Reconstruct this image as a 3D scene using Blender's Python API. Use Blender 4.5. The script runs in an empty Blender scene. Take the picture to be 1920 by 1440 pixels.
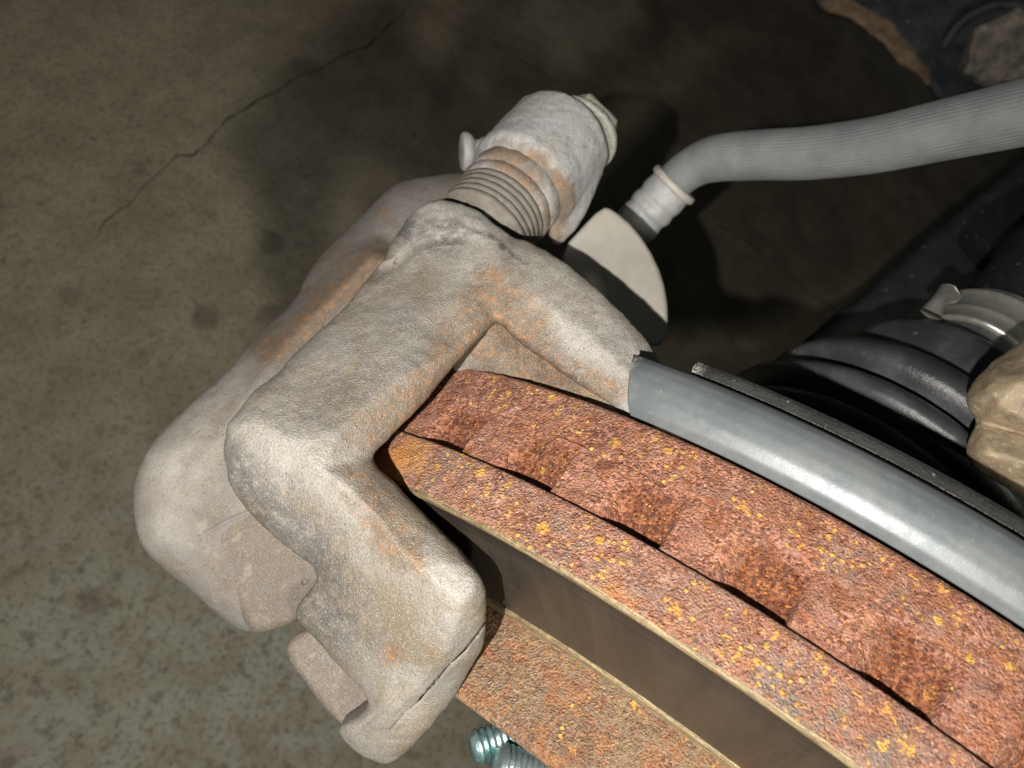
import bpy, math, random
import numpy as np
from mathutils import Matrix, Vector
rng = np.random.default_rng(7)
sc = bpy.context.scene

# ------------------------------------------------------------------ frames
# Working frame: millimetres, x right, y up, z towards the viewer, origin at the lens.
F = 1440.0                                    # focal length in photo pixels
N = np.array([-0.61410939, -0.62511917, 0.48176309]); N /= np.linalg.norm(N)   # axle direction, outboard
W = np.array([0, 0, 1.0]) - N * N[2]; W /= np.linalg.norm(W)                   # world up
XW = -N; YW = np.cross(W, XW)
RW = np.stack([XW, YW, W])                    # rows: world axes
HC = 0.42                                     # height of the lens above the floor (m)
def to_world(p): return (np.asarray(p, float) @ RW.T) * 0.001 + np.array([0, 0, HC])

# ------------------------------------------------------------------ camera
cam = bpy.data.cameras.new("camera"); co = bpy.data.objects.new("camera", cam); sc.collection.objects.link(co)
co.matrix_world = Matrix.Translation((0, 0, HC)) @ Matrix(RW.tolist()).to_4x4()
cam.lens = 27.0; cam.sensor_width = 36.0; cam.clip_start = 0.005; cam.clip_end = 50
cam.dof.use_dof = True; cam.dof.focus_distance = 0.106; cam.dof.aperture_fstop = 38
sc.camera = co
# ------------------------------------------------------------------ world + lamps
w = bpy.data.worlds.new("World"); sc.world = w; w.use_nodes = True
bg = w.node_tree.nodes['Background']; bg.inputs[0].default_value = (0.62, 0.72, 0.66, 1); bg.inputs[1].default_value = 0.045
def area_light(name, p, size, watts, col, target, shape='DISK'):
    L = bpy.data.lights.new(name, 'AREA'); L.shape = shape; L.size = size; L.energy = watts; L.color = col
    o = bpy.data.objects.new(name, L); sc.collection.objects.link(o)
    a = Vector(to_world(p)); b = Vector(to_world(target)); o.location = a
    o.rotation_euler = (b - a).to_track_quat('-Z', 'Y').to_euler(); return o
area_light('phone_flash', (-30, -19, 50), 0.003, 0.74, (1.0, 0.95, 0.88), (-5, -20, -110))
def spot_light(name, p, radius, watts, col, target, deg, blend):
    L = bpy.data.lights.new(name, 'SPOT'); L.shadow_soft_size = radius; L.energy = watts; L.color = col; L.spot_size = math.radians(deg); L.spot_blend = blend
    o = bpy.data.objects.new(name, L); sc.collection.objects.link(o); a = Vector(to_world(p)); b = Vector(to_world(target)); o.location = a
    o.rotation_euler = (b - a).to_track_quat('-Z', 'Y').to_euler(); return o
spot_light('garage_fill_spot', (345, -690, 1180), 0.055, 44, (1.0, 0.97, 0.80), (-360, 40, -420), 46, 1.0)  # added unseen spot for the garage light; soft cone leaves inboard side dark
sc.view_settings.view_transform = 'Standard'; sc.view_settings.look = 'None'
sc.view_settings.exposure = 0.0; sc.view_settings.gamma = 1.0

# ------------------------------------------------------------------ node helper
class NT:
    def __init__(s, name):
        s.m = bpy.data.materials.new(name); s.m.use_nodes = True; s.t = s.m.node_tree
        s.b = s.t.nodes['Principled BSDF']; s.co = None
    def n(s, typ, **k):
        x = s.t.nodes.new(typ)
        for a, v in k.items(): setattr(x, a, v)
        return x
    def l(s, a, b): s.t.links.new(a, b)
    def put(s, sock, v):
        if hasattr(v, 'is_linked') or isinstance(v, bpy.types.NodeSocket): s.l(v, sock)
        else:
            if isinstance(v, tuple) and len(v) == 3: v = v + (1,)
            sock.default_value = v
    def pos(s, sx=1, sy=1, sz=1, uv=False):
        if uv:
            c = s.n('ShaderNodeUVMap').outputs[0]; k = 1
        else:
            c = s.n('ShaderNodeTexCoord').outputs['Object']; k = 1000
        mp = s.n('ShaderNodeMapping'); mp.inputs['Scale'].default_value = (sx * k, sy * k, sz * k)
        s.l(c, mp.inputs[0]); return mp.outputs[0]
    def noise(s, sc_, det=4, rough=.55, c=None, dist=0):
        x = s.n('ShaderNodeTexNoise'); x.inputs['Scale'].default_value = sc_; x.inputs['Detail'].default_value = det
        x.inputs['Roughness'].default_value = rough; x.inputs['Distortion'].default_value = dist
        s.l(c or s.base(), x.inputs['Vector']); return x.outputs['Fac']
    def base(s):
        if s.co is None: s.co = s.pos()
        return s.co
    def vor(s, sc_, c=None, feat='F1', rand=1):
        x = s.n('ShaderNodeTexVoronoi', feature=feat); x.inputs['Scale'].default_value = sc_
        x.inputs['Randomness'].default_value = rand
        s.l(c or s.base(), x.inputs['Vector']); return x
    def warp(s, amt, sc_):
        x = s.n('ShaderNodeTexNoise'); x.inputs['Scale'].default_value = sc_; x.inputs['Detail'].default_value = 3
        s.l(s.base(), x.inputs['Vector'])
        a = s.n('ShaderNodeVectorMath', operation='MULTIPLY_ADD'); s.l(x.outputs['Color'], a.inputs[0])
        a.inputs[1].default_value = (amt,) * 3; s.l(s.base(), a.inputs[2]); return a.outputs[0]
    def rmp(s, v, a, b, lo=0., hi=1.):
        x = s.n('ShaderNodeMapRange'); x.interpolation_type = 'SMOOTHSTEP'; s.l(v, x.inputs[0])
        for i, q in enumerate((a, b, lo, hi)): x.inputs[i + 1].default_value = q
        return x.outputs[0]
    def m_(s, op, a, b=0., c=0.):
        x = s.n('ShaderNodeMath', operation=op); s.put(x.inputs[0], a); s.put(x.inputs[1], b); s.put(x.inputs[2], c)
        x.use_clamp = False; return x.outputs[0]
    def mix(s, f, a, b, mode='MIX'):
        x = s.n('ShaderNodeMix', data_type='RGBA', blend_type=mode); s.put(x.inputs[0], f)
        s.put(x.inputs[6], a); s.put(x.inputs[7], b); return x.outputs[2]
    def attr(s, name): return s.n('ShaderNodeAttribute', attribute_name=name).outputs['Fac']
    def bump(s, h, dist, strength=1., nrm=None):
        x = s.n('ShaderNodeBump'); x.inputs['Strength'].default_value = strength
        x.inputs['Distance'].default_value = dist * 0.001; s.l(h, x.inputs['Height'])
        if nrm is not None: s.l(nrm, x.inputs['Normal'])
        return x.outputs[0]
    def done(s, col, rough=.6, metal=0., nrm=None, spec=.5):
        s.put(s.b.inputs['Base Color'], col); s.put(s.b.inputs['Roughness'], rough); s.put(s.b.inputs['Metallic'], metal)
        s.put(s.b.inputs['Specular IOR Level'], spec)
        if nrm is not None: s.l(nrm, s.b.inputs['Normal'])
        return s.m

def cast_mat(name, light, tan, dark, speck=1.0):
    """sand-cast iron with dust, brown stain and rust; attributes rust/dirt/pale hold where the stains lie"""
    M = NT(name)
    big = M.noise(.07, 5, .6, dist=.4); mid = M.noise(.35, 6, .62); fine = M.noise(2.6, 4, .7); fin2 = M.noise(4.2, 2, .6)
    c = M.mix(M.rmp(big, .38, .64), light, tan)
    c = M.mix(M.m_('MULTIPLY', M.rmp(mid, .52, .68), .5), c, (.155, .15, .152))
    c = M.mix(M.m_('MULTIPLY', M.rmp(mid, .46, .32), .5), c, (.275, .25, .205))
    pale = M.m_('MULTIPLY', M.attr('pale'), M.rmp(mid, .26, .56))
    c = M.mix(pale, c, (.36, .345, .315))
    d = M.m_('MULTIPLY', M.attr('dirt'), M.rmp(M.noise(.5, 6, .65), .28, .58))
    c = M.mix(d, c, dark)
    # brown oily stain then bright rust
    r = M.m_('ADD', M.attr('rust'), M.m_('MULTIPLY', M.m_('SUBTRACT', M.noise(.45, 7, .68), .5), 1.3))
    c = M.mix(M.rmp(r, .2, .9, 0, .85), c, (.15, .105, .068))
    r2 = M.m_('MULTIPLY', M.rmp(M.attr('rust'), .25, .8), M.rmp(M.noise(.7, 7, .75), .47, .66))
    c = M.mix(M.m_('MULTIPLY', r2, .8), c, (.36, .165, .06))
    sp = M.m_('MULTIPLY', M.rmp(M.noise(.3, 4, .6, c=M.pos(1, 1, 1)), .60, .70), M.rmp(M.noise(1.7, 4, .7), .54, .62))
    c = M.mix(M.m_('MULTIPLY', sp, .8), c, (.36, .20, .085))
    # pores and grains
    c = M.mix(M.rmp(fine, .48, .32, 0, .6 * speck), c, (.085, .07, .058))
    c = M.mix(M.rmp(fin2, .56, .72, 0, .5 * speck), c, (.44, .415, .365))
    sp2 = M.noise(3.1, 3, .8, c=M.pos(1.01, .99, 1.)); c = M.mix(M.rmp(sp2, .56, .66, 0, .45 * speck), c, (.42, .42, .42)); c = M.mix(M.rmp(sp2, .44, .36, 0, .45 * speck), c, (.13, .12, .11))
    v = M.vor(1.5); pit = M.m_('MULTIPLY', M.rmp(v.outputs['Distance'], .22, .08), M.rmp(M.noise(.4), .5, .6))
    c = M.mix(M.m_('MULTIPLY', pit, .5), c, (.09, .075, .065))
    h = M.m_('ADD', M.m_('MULTIPLY', mid, .45), M.m_('ADD', M.m_('MULTIPLY', fine, .22), M.m_('MULTIPLY', fin2, .6)))
    h = M.m_('SUBTRACT', h, M.m_('MULTIPLY', pit, .3))
    nr = M.bump(h, .36)
    return M.done(c, M.rmp(fin2, .35, .7, .42, .72), M.m_('MULTIPLY', d, .45), nr, .45)

def rust_mat(name, a, b, dark, flake=.5, fleck=.5, wet=.5, pinks=1., grain=(.74, .38, .27)):
    M = NT(name); wp = M.warp(.9, .55); wp2 = M.warp(.25, 2.)
    big = M.noise(.11, 5, .6, dist=.6); mid = M.noise(.45, 6, .66, dist=.3); fine = M.noise(2.2, 5, .72); f2 = M.noise(5.5, 3, .7)
    c = M.mix(M.rmp(mid, .36, .62), a, b)
    c = M.mix(M.rmp(big, .50, .66, 0, .7), c, dark)
    c = M.mix(M.m_('MULTIPLY', M.rmp(M.noise(.2, 6, .65), .53, .62),   .4 * pinks), c, (.46, .29, .23))
    c = M.mix(M.rmp(M.noise(.6, 5, .7), .57, .66, 0, .7), c, (.36, .06, .03))
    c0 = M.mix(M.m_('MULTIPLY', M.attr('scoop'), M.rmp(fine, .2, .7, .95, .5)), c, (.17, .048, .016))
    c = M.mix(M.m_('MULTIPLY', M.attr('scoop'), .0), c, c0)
    c = M.mix(M.m_('MULTIPLY', M.attr('gray'), M.rmp(M.noise(.4, 5, .6), .36, .6)), c, (.25, .20, .165))
    c = M.mix(M.m_('MULTIPLY', M.rmp(M.noise(.28, 5, .6, dist=1.), .50, .58), .5), c, (.46, .15, .05))
    c = M.mix(M.m_('MULTIPLY', M.rmp(M.noise(.33, 6, .7, dist=.8), .57, .64), .6), c, (.16, .075, .055))
    # crumbly grains, each its own tint
    g = M.vor(2.3, wp2); gv = M.n('ShaderNodeSeparateColor'); M.l(g.outputs['Color'], gv.inputs[0])
    gt = M.mix(M.rmp(gv.outputs[1], .15, .95), (.12, .038, .022), grain)
    c = M.mix(M.m_('MULTIPLY', M.rmp(M.noise(.3, 5, .7), .36, .66, .02, .7), M.m_('SUBTRACT', 1., M.m_('MULTIPLY', M.attr('gray'), .6))), c, gt)
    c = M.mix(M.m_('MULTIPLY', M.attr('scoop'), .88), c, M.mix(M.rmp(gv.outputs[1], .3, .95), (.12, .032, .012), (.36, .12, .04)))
    c = M.mix(M.rmp(f2, .60, .72, 0, .6), c, (.88, .66, .54)); c = M.mix(M.rmp(fine, .46, .32, 0, .8), c, (.06, .022, .015))
    # small orange flecks
    wq = M.warp(.5, 2.6); k = M.vor(2.4, wq); ks = M.n('ShaderNodeSeparateColor'); M.l(k.outputs['Color'], ks.inputs[0])
    kk = M.m_('MULTIPLY', M.rmp(ks.outputs[0], 1 - .5 * fleck, 1.02 - .5 * fleck), M.rmp(M.m_('ADD', k.outputs['Distance'], M.m_('MULTIPLY', f2, .3)), .56, .40))
    kk = M.m_('MULTIPLY', kk, M.rmp(M.noise(.25, 4, .6), .36, .56))
    c = M.mix(M.m_('MULTIPLY', kk, .85), c, M.mix(ks.outputs[1], (.62, .17, .03), (.80, .42, .12)))
    # larger yellow-ochre scabs: ragged, of two sizes
    wy = M.warp(1.5, .9)
    y = M.vor(.52, wy); ys = M.n('ShaderNodeSeparateColor'); M.l(y.outputs['Color'], ys.inputs[0])
    rag = M.m_('ADD', y.outputs['Distance'], M.m_('ADD', M.m_('MULTIPLY', M.noise(1.6, 5, .8), .9), M.m_('MULTIPLY', ys.outputs[2], .35)))
    yy = M.m_('MULTIPLY', M.rmp(ys.outputs[0], 1 - .6 * flake, 1.01 - .6 * flake), M.rmp(rag, .92, .84))
    y2 = M.vor(1.25, wq); y2s = M.n('ShaderNodeSeparateColor'); M.l(y2.outputs['Color'], y2s.inputs[0])
    yb = M.m_('MULTIPLY', M.rmp(y2s.outputs[0], 1 - .36 * flake, 1.01 - .36 * flake), M.rmp(M.m_('ADD', y2.outputs['Distance'], M.m_('MULTIPLY', fine, .5)), .72, .6))
    yy = M.m_('MULTIPLY', M.m_('MAXIMUM', yy, yb), M.rmp(M.noise(.17, 5, .7), .47, .55))
    c = M.mix(M.m_('MULTIPLY', yy, .92), c, M.mix(M.m_('ADD', M.m_('MULTIPLY', ys.outputs[1], .5), M.m_('MULTIPLY', fine, .5)), (.72, .27, .05), (.90, .62, .14)))
    c = M.mix(M.m_('MULTIPLY', M.attr('ochre'), M.rmp(mid, .40, .50)), c, (.62, .28, .08))
    h = M.m_('ADD', M.m_('MULTIPLY', mid, 1.6), M.m_('ADD', M.m_('MULTIPLY', fine, .9), M.m_('MULTIPLY', f2, .35)))
    h = M.m_('ADD', h, M.m_('ADD', M.m_('MULTIPLY', yy, .35), M.m_('MULTIPLY', kk, .25)))
    h = M.m_('SUBTRACT', h, M.m_('MULTIPLY', M.rmp(g.outputs['Distance'], .1, .6), .35))
    h = M.m_('ADD', h, M.m_('MULTIPLY', gv.outputs[2], .45))
    nr = M.bump(h, .62)
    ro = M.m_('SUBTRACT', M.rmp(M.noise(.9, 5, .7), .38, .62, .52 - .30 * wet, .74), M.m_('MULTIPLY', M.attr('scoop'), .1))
    return M.done(c, ro, 0., nr, .75)

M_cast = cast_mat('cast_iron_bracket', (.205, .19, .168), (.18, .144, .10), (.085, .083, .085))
M_cast2 = cast_mat('cast_iron_caliper', (.185, .17, .158), (.145, .118, .09), (.20, .16, .12), .6)
M_finger = cast_mat('dusty_brown_metal', (.14, .112, .09), (.16, .128, .098), (.15, .12, .09), .8)
M_alu = cast_mat('zinc_boss', (.40, .405, .42), (.36, .345, .31), (.2, .19, .18), .8)
M_rotor_in = rust_mat('rust_inboard', (.33, .115, .055), (.42, .19, .12), (.17, .045, .025), .8, .6, .7)
M_vane = rust_mat('rust_vane', (.32, .105, .048), (.42, .20, .135), (.17, .045, .022), .12, .75, .9, .8)
M_rotor_out = rust_mat('rust_outboard', (.37, .185, .12), (.43, .24, .175), (.29, .115, .07), .95, .4, .6)
M_hat = rust_mat('rust_hat', (.25, .16, .085), (.34, .225, .12), (.20, .085, .045), .08, .8, .25, .25, (.52, .36, .20))

def lip_mat():
    M = NT('worn_lip'); uv = M.pos(1, 1, 1, uv=True)
    st = M.noise(1.0, 4, .6, c=M.pos(.15, 4, 1, uv=True)); c = M.mix(M.rmp(st, .40, .62), (.34, .26, .14), (.17, .13, .075))
    c = M.mix(M.rmp(M.noise(1., 5, .75, c=M.pos(.35, 5, 1, uv=True)), .50, .60, 0, .85), c, (.07, .055, .04)); c = M.mix(M.rmp(M.noise(.5, 5, .7), .55, .66, 0, .6), c, (.26, .13, .06))
    return M.done(c, .48, .35, M.bump(M.m_('ADD', st, M.noise(2.5, 4, .7)), .15))
M_lip = lip_mat()
def face_mat():
    M = NT('swept_brake_face')
    rad = M.noise(1., 5, .65, c=M.pos(1.6, .05, 1, uv=True)); rad2 = M.noise(1., 4, .6, c=M.pos(.22, .03, 1, uv=True))
    cir = M.noise(1., 6, .75, c=M.pos(.008, 3.5, 1, uv=True)); cir2 = M.noise(1., 3, .6, c=M.pos(.01, .55, 1, uv=True))
    c = M.mix(M.rmp(rad2, .35, .65), (.105, .088, .074), (.14, .118, .094))
    c = M.mix(M.rmp(rad, .5, .72, 0, .3), c, (.25, .205, .125))
    c = M.mix(M.rmp(cir, .46, .3, 0, .75), c, (.035, .03, .027)); c = M.mix(M.rmp(cir, .58, .72, 0, .5), c, (.26, .23, .18))
    edge = M.attr('band')
    c = M.mix(M.m_('MULTIPLY', edge, M.rmp(M.noise(1., 5, .8, c=M.pos(.012, 6., 1, uv=True)), .36, .6)), c, (.045, .045, .042))
    fg = M.noise(6, 2, .7); h = M.m_('ADD', M.m_('MULTIPLY', cir, 1.), M.m_('ADD', M.m_('MULTIPLY', cir2, .5), M.m_('MULTIPLY', fg, .12)))
    b = M.m_('ADD', M.rmp(cir, .3, .7, .34, .5), 0.)
    m = M.done(c, b, .78, M.bump(h, .07)); return m
M_face = face_mat()
def shield_mat():
    M = NT('galvanised_shield')
    a = M.noise(.12, 5, .6, dist=.5); b = M.noise(.9, 6, .7); g = M.noise(5., 3, .7)
    st = M.noise(1., 4, .6, c=M.pos(.06, .5, 1, uv=True))
    c = M.mix(M.rmp(a, .36, .66), (.105, .12, .13), (.14, .153, .156))
    c = M.mix(M.rmp(st, .5, .72, 0, .4), c, (.085, .10, .11))
    c = M.mix(M.rmp(b, .60, .70, 0, .25), c, (.36, .35, .32))
    c = M.mix(M.rmp(g, .40, .30, 0, .3), c, (.1, .1, .1))
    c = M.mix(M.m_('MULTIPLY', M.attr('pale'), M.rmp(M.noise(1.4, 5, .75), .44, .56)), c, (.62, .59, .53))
    return M.done(c, M.rmp(b, .3, .7, .38, .5), .22, M.bump(M.m_('ADD', M.m_('MULTIPLY', b, .3), M.m_('MULTIPLY', g, .4)), .05), .5)
M_shield = shield_mat()
def black_mat(name, col, rough, dust=.5, speck=(.30, .29, .27), thr=.66, bmp=.3, sc_=1.):
    M = NT(name); a = M.noise(.09 * sc_, 5, .6); b = M.noise(.8 * sc_, 5, .7); g = M.noise(3.5, 3, .7)
    c = M.mix(M.rmp(a, .35, .7, 0, dust), col, tuple(min(1, q * 3 + .015) for q in col))
    v = M.vor(.34 * sc_, M.warp(.8, .5)); vs = M.n('ShaderNodeSeparateColor'); M.l(v.outputs['Color'], vs.inputs[0])
    sp = M.m_('MULTIPLY', M.rmp(vs.outputs[0], .70, .74), M.rmp(v.outputs['Distance'], .22, .10))
    c = M.mix(M.m_('MULTIPLY', sp, .55), c, speck)
    c = M.mix(M.rmp(b, thr, thr + .08, 0, .5), c, speck)
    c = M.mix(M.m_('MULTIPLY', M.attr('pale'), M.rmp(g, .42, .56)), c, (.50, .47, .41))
    return M.done(c, rough, 0., M.bump(M.m_('ADD', b, M.m_('MULTIPLY', g, .4)), bmp), .4)
M_frame = black_mat('black_frame_paint', (.013, .016, .019), .6, .3, (.14, .13, .12))
M_arm = black_mat('black_arm_paint', (.006, .0075, .0095), .6, .25, (.12, .12, .12))
M_rubber = black_mat('boot_rubber', (.032, .033, .036), .30, .5, (.14, .14, .135), .74, .12)
M_flange = black_mat('dark_speckled_flange', (.014, .014, .014), .7, .4, (.26, .25, .23), .63, .5, 2.)
def simple(name, cols, rough, metal=0., sc_=.4, bmp=.2, fine=2.5, spec=.5):
    M = NT(name); a = M.noise(sc_, 5, .62, dist=.3); g = M.noise(fine, 4, .7)
    c = M.mix(M.rmp(a, .36, .64), cols[0], cols[1])
    c = M.mix(M.rmp(g, .52, .68, 0, .45), c, cols[2])
    return M.done(c, rough, metal, M.bump(M.m_('ADD', a, M.m_('MULTIPLY', g, .5)), bmp), spec)
M_boot = simple('guide_boot_rubber', [(.125, .112, .098), (.165, .15, .13), (.21, .19, .165)], .75)
M_disk = simple('beige_coated_metal', [(.38, .355, .31), (.42, .40, .35), (.33, .31, .27)], .6, 0., .15, .08)
M_clampz = simple('zinc_clamp', [(.42, .41, .38), (.52, .51, .46), (.30, .27, .2)], .3, .75, .3, .06)
M_ferrule = simple('zinc_ferrule', [(.33, .34, .35), (.40, .40, .40), (.28, .26, .24)], .55, .1, .4, .2)
M_ferlip = simple('ferrule_lip', [(.40, .375, .35), (.46, .43, .40), (.32, .29, .26)], .55, .1, .5, .15)
M_nip = simple('nipple_grey', [(.40, .40, .40), (.47, .46, .44), (.3, .29, .27)], .6, .05, .6, .2)
M_bolt = simple('zinc_bolt', [(.27, .285, .27), (.34, .34, .29), (.13, .13, .10)], .6, .2, .9, .35)
M_stud = simple('teal_zinc_stud', [(.11, .24, .25), (.40, .52, .52), (.06, .10, .10)], .30, .7, .35, .15)
M_stud2 = simple('steel_stud', [(.33, .42, .43), (.46, .54, .53), (.10, .13, .13)], .30, .75, .35, .15)
M_rustflange = simple('rusty_frame_edge', [(.10, .065, .04), (.17, .115, .07), (.22, .15, .11)], .85, 0, .25, .9)
M_oldbolt = simple('corroded_bolt', [(.09, .075, .062), (.19, .165, .135), (.035, .03, .027)], .8, 0, .22, .8, 1.2)
M_dark = simple('dark_gap', [(.006, .006, .006), (.01, .01, .01), (.012, .012, .012)], .9, 0, .3, .1)
def hose_mat():
    M = NT('grey_hose_rubber'); a = M.noise(.1, 5, .6); b = M.noise(.8, 6, .7); g = M.noise(4., 3, .7)
    c = M.mix(M.rmp(a, .35, .65), (.15, .16, .168), (.20, .207, .212))
    c = M.mix(M.rmp(b, .60, .72, 0, .5), c, (.29, .285, .27)); c = M.mix(M.rmp(g, .42, .3, 0, .4), c, (.1, .1, .1))
    return M.done(c, .58, 0, M.bump(g, .12), .45)
M_hose = hose_mat()
def knuckle_mat():
    M = NT('tan_crusted_casting'); wv = M.n('ShaderNodeTexWave'); wv.inputs['Scale'].default_value = .10; wv.inputs['Distortion'].default_value = 6
    wv.inputs['Detail'].default_value = 4; M.l(M.base(), wv.inputs['Vector'])
    a = M.noise(.14, 5, .6, dist=1.); b = M.noise(.9, 6, .72)
    c = M.mix(M.rmp(a, .35, .62), (.30, .23, .15), (.20, .16, .11)); c = M.mix(M.rmp(wv.outputs['Fac'], .3, .8, 0, .2), c, (.32, .24, .14))
    c = M.mix(M.rmp(b, .54, .66, 0, .6), c, (.50, .40, .25)); c = M.mix(M.rmp(M.noise(.3, 5, .7), .58, .66, 0, .6), c, (.11, .10, .095))
    return M.done(c, .42, 0, M.bump(M.m_('ADD', b, M.m_('MULTIPLY', wv.outputs['Fac'], .1)), .3), .5)
M_knuckle = knuckle_mat()
def floor_mat():
    M = NT('stained_concrete'); P = M.base()
    big = M.noise(.006, 5, .6, dist=.5); mid = M.noise(.03, 6, .62); fine = M.noise(.35, 5, .7); g = M.noise(1.3, 3, .7)
    c = M.mix(M.rmp(mid, .34, .66), (.19, .168, .12), (.25, .225, .165))
    c = M.mix(M.rmp(big, .46, .62, 0, .5), c, (.19, .15, .11))
    c = M.mix(M.m_('MULTIPLY', M.attr('brown'), M.rmp(big, .3, .6, .7, 1.)), c, M.mix(M.rmp(mid, .35, .65), (.095, .072, .052), (.15, .118, .088)))  # right floor is browner, and the shade lying there is put into the colour
    pl = M.m_('MULTIPLY', M.attr('pale'), M.rmp(M.noise(.045, 6, .68), .36, .62))
    c = M.mix(M.m_('MULTIPLY', pl, .8), c, (.28, .285, .26))
    sp = M.rmp(M.noise(.11, 4, .6), .54, .64)
    sp = M.m_('MULTIPLY', sp, M.m_('ADD', M.m_('MULTIPLY', M.attr('pale'), .30), .25))
    c = M.mix(sp, c, (.085, .07, .05))
    v = M.vor(.03, M.warp(14., .05)); vs = M.n('ShaderNodeSeparateColor'); M.l(v.outputs['Color'], vs.inputs[0])
    dr = M.m_('MULTIPLY', M.rmp(vs.outputs[0], .62, .66), M.rmp(v.outputs['Distance'], .34, .16))
    c = M.mix(M.m_('MULTIPLY', dr, .6), c, (.07, .058, .045))
    c = M.mix(M.rmp(fine, .5, .36, 0, .6), c, (.09, .08, .06)); c = M.mix(M.rmp(g, .54, .68, 0, .4), c, (.42, .40, .33)); c = M.mix(M.rmp(M.noise(.16, 3, .7), .60, .68, 0, .5), c, (.06, .05, .04))
    return M.done(c, .8, 0, M.bump(M.m_('ADD', M.m_('MULTIPLY', mid, 2.), fine), .8), .3)
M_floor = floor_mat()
M_crack_shade = simple('crack_and_shade_dark', [(.03, .026, .02), (.05, .042, .032), (.08, .07, .055)], .95)

# ------------------------------------------------------------------ maths helpers
def P(u, v, d): return np.array([(u - 960) / F * d, (720 - v) / F * d, -d])
def PL(L): return np.array([P(*q) for q in L])
def hashn(ix, iy, iz):
    h = (ix * 374761393 + iy * 668265263 + iz * 1274126177) & 0xffffffff
    h = ((h ^ (h >> 13)) * 1274126177) & 0xffffffff
    return ((h ^ (h >> 16)) & 0xffff) / 65535.0
def vnoise(p):
    i = np.floor(p).astype(np.int64); f_ = p - i; f_ = f_ * f_ * (3 - 2 * f_); r = 0
    for a in (0, 1):
        for b in (0, 1):
            for c in (0, 1):
                wgt = (f_[:, 0] if a else 1 - f_[:, 0]) * (f_[:, 1] if b else 1 - f_[:, 1]) * (f_[:, 2] if c else 1 - f_[:, 2])
                r = r + wgt * hashn(i[:, 0] + a, i[:, 1] + b, i[:, 2] + c)
    return r * 2 - 1
def fbm(p, s, o=4):
    r = 0; a = 1.; q = p * s
    for k in range(o): r = r + a * vnoise(q + 17.3 * k); a *= .5; q = q * 2.03
    return r

# ------------------------------------------------------------------ scene-tree helpers
def mesh_obj(name, V, Fc, mat, attrs=None, uv=None, smooth=True, origin=None, parent=None):
    """V in the working frame (mm); Fc: array or list of faces"""
    V = to_world(V)
    if origin is None:
        origin = np.array([(V[:, 0].min() + V[:, 0].max()) / 2, (V[:, 1].min() + V[:, 1].max()) / 2, V[:, 2].min()])
    me = bpy.data.meshes.new(name)
    if isinstance(Fc, np.ndarray):
        k = Fc.shape[1]; me.vertices.add(len(V)); me.vertices.foreach_set('co', (V - origin).ravel())
        me.loops.add(Fc.size); me.loops.foreach_set('vertex_index', Fc.ravel().astype(np.int32))
        me.polygons.add(len(Fc)); me.polygons.foreach_set('loop_start', np.arange(0, Fc.size, k, dtype=np.int32))
        me.polygons.foreach_set('loop_total', np.full(len(Fc), k, np.int32)); me.update(calc_edges=True)
    else:
        me.from_pydata((V - origin).tolist(), [], Fc)
    me.validate()
    if uv is not None:
        ul = me.uv_layers.new(name='UVMap'); idx = np.zeros(len(me.loops), np.int32); me.loops.foreach_get('vertex_index', idx)
        ul.data.foreach_set('uv', np.asarray(uv)[idx].astype(np.float32).ravel())
    for k, a in (attrs or {}).items():
        at = me.attributes.new(k, 'FLOAT', 'POINT'); at.data.foreach_set('value', np.asarray(a, np.float32))
    if smooth: me.polygons.foreach_set('use_smooth', np.ones(len(me.polygons), bool))
    me.materials.append(mat)
    o = bpy.data.objects.new(name, me); sc.collection.objects.link(o)
    if parent is not None:
        o.parent = parent
        o.location = Vector(origin) - world_loc(parent)
    else: o.location = Vector(origin)
    return o
def world_loc(o):
    v = Vector(o.location)
    while o.parent: o = o.parent; v += o.location
    return v
def thing(name, label, cat, p, group=None):
    o = bpy.data.objects.new(name, None); sc.collection.objects.link(o); o.empty_display_size = .01
    o.location = Vector(to_world(p)); o['label'] = label; o['category'] = cat
    if group: o['group'] = group
    return o
def fix_normals(o):
    import bmesh
    bm = bmesh.new(); bm.from_mesh(o.data); bmesh.ops.recalc_face_normals(bm, faces=bm.faces); bm.to_mesh(o.data); bm.free()

def grid_faces(nu, nv, cu=False, cv=False, off=0):
    iu = np.arange(nu if cu else nu - 1); iv = np.arange(nv if cv else nv - 1)
    A, B = np.meshgrid(iu, iv, indexing='ij'); A2 = (A + 1) % nu; B2 = (B + 1) % nv
    return (np.stack([A * nv + B, A2 * nv + B, A2 * nv + B2, A * nv + B2], -1).reshape(-1, 4) + off)

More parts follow.
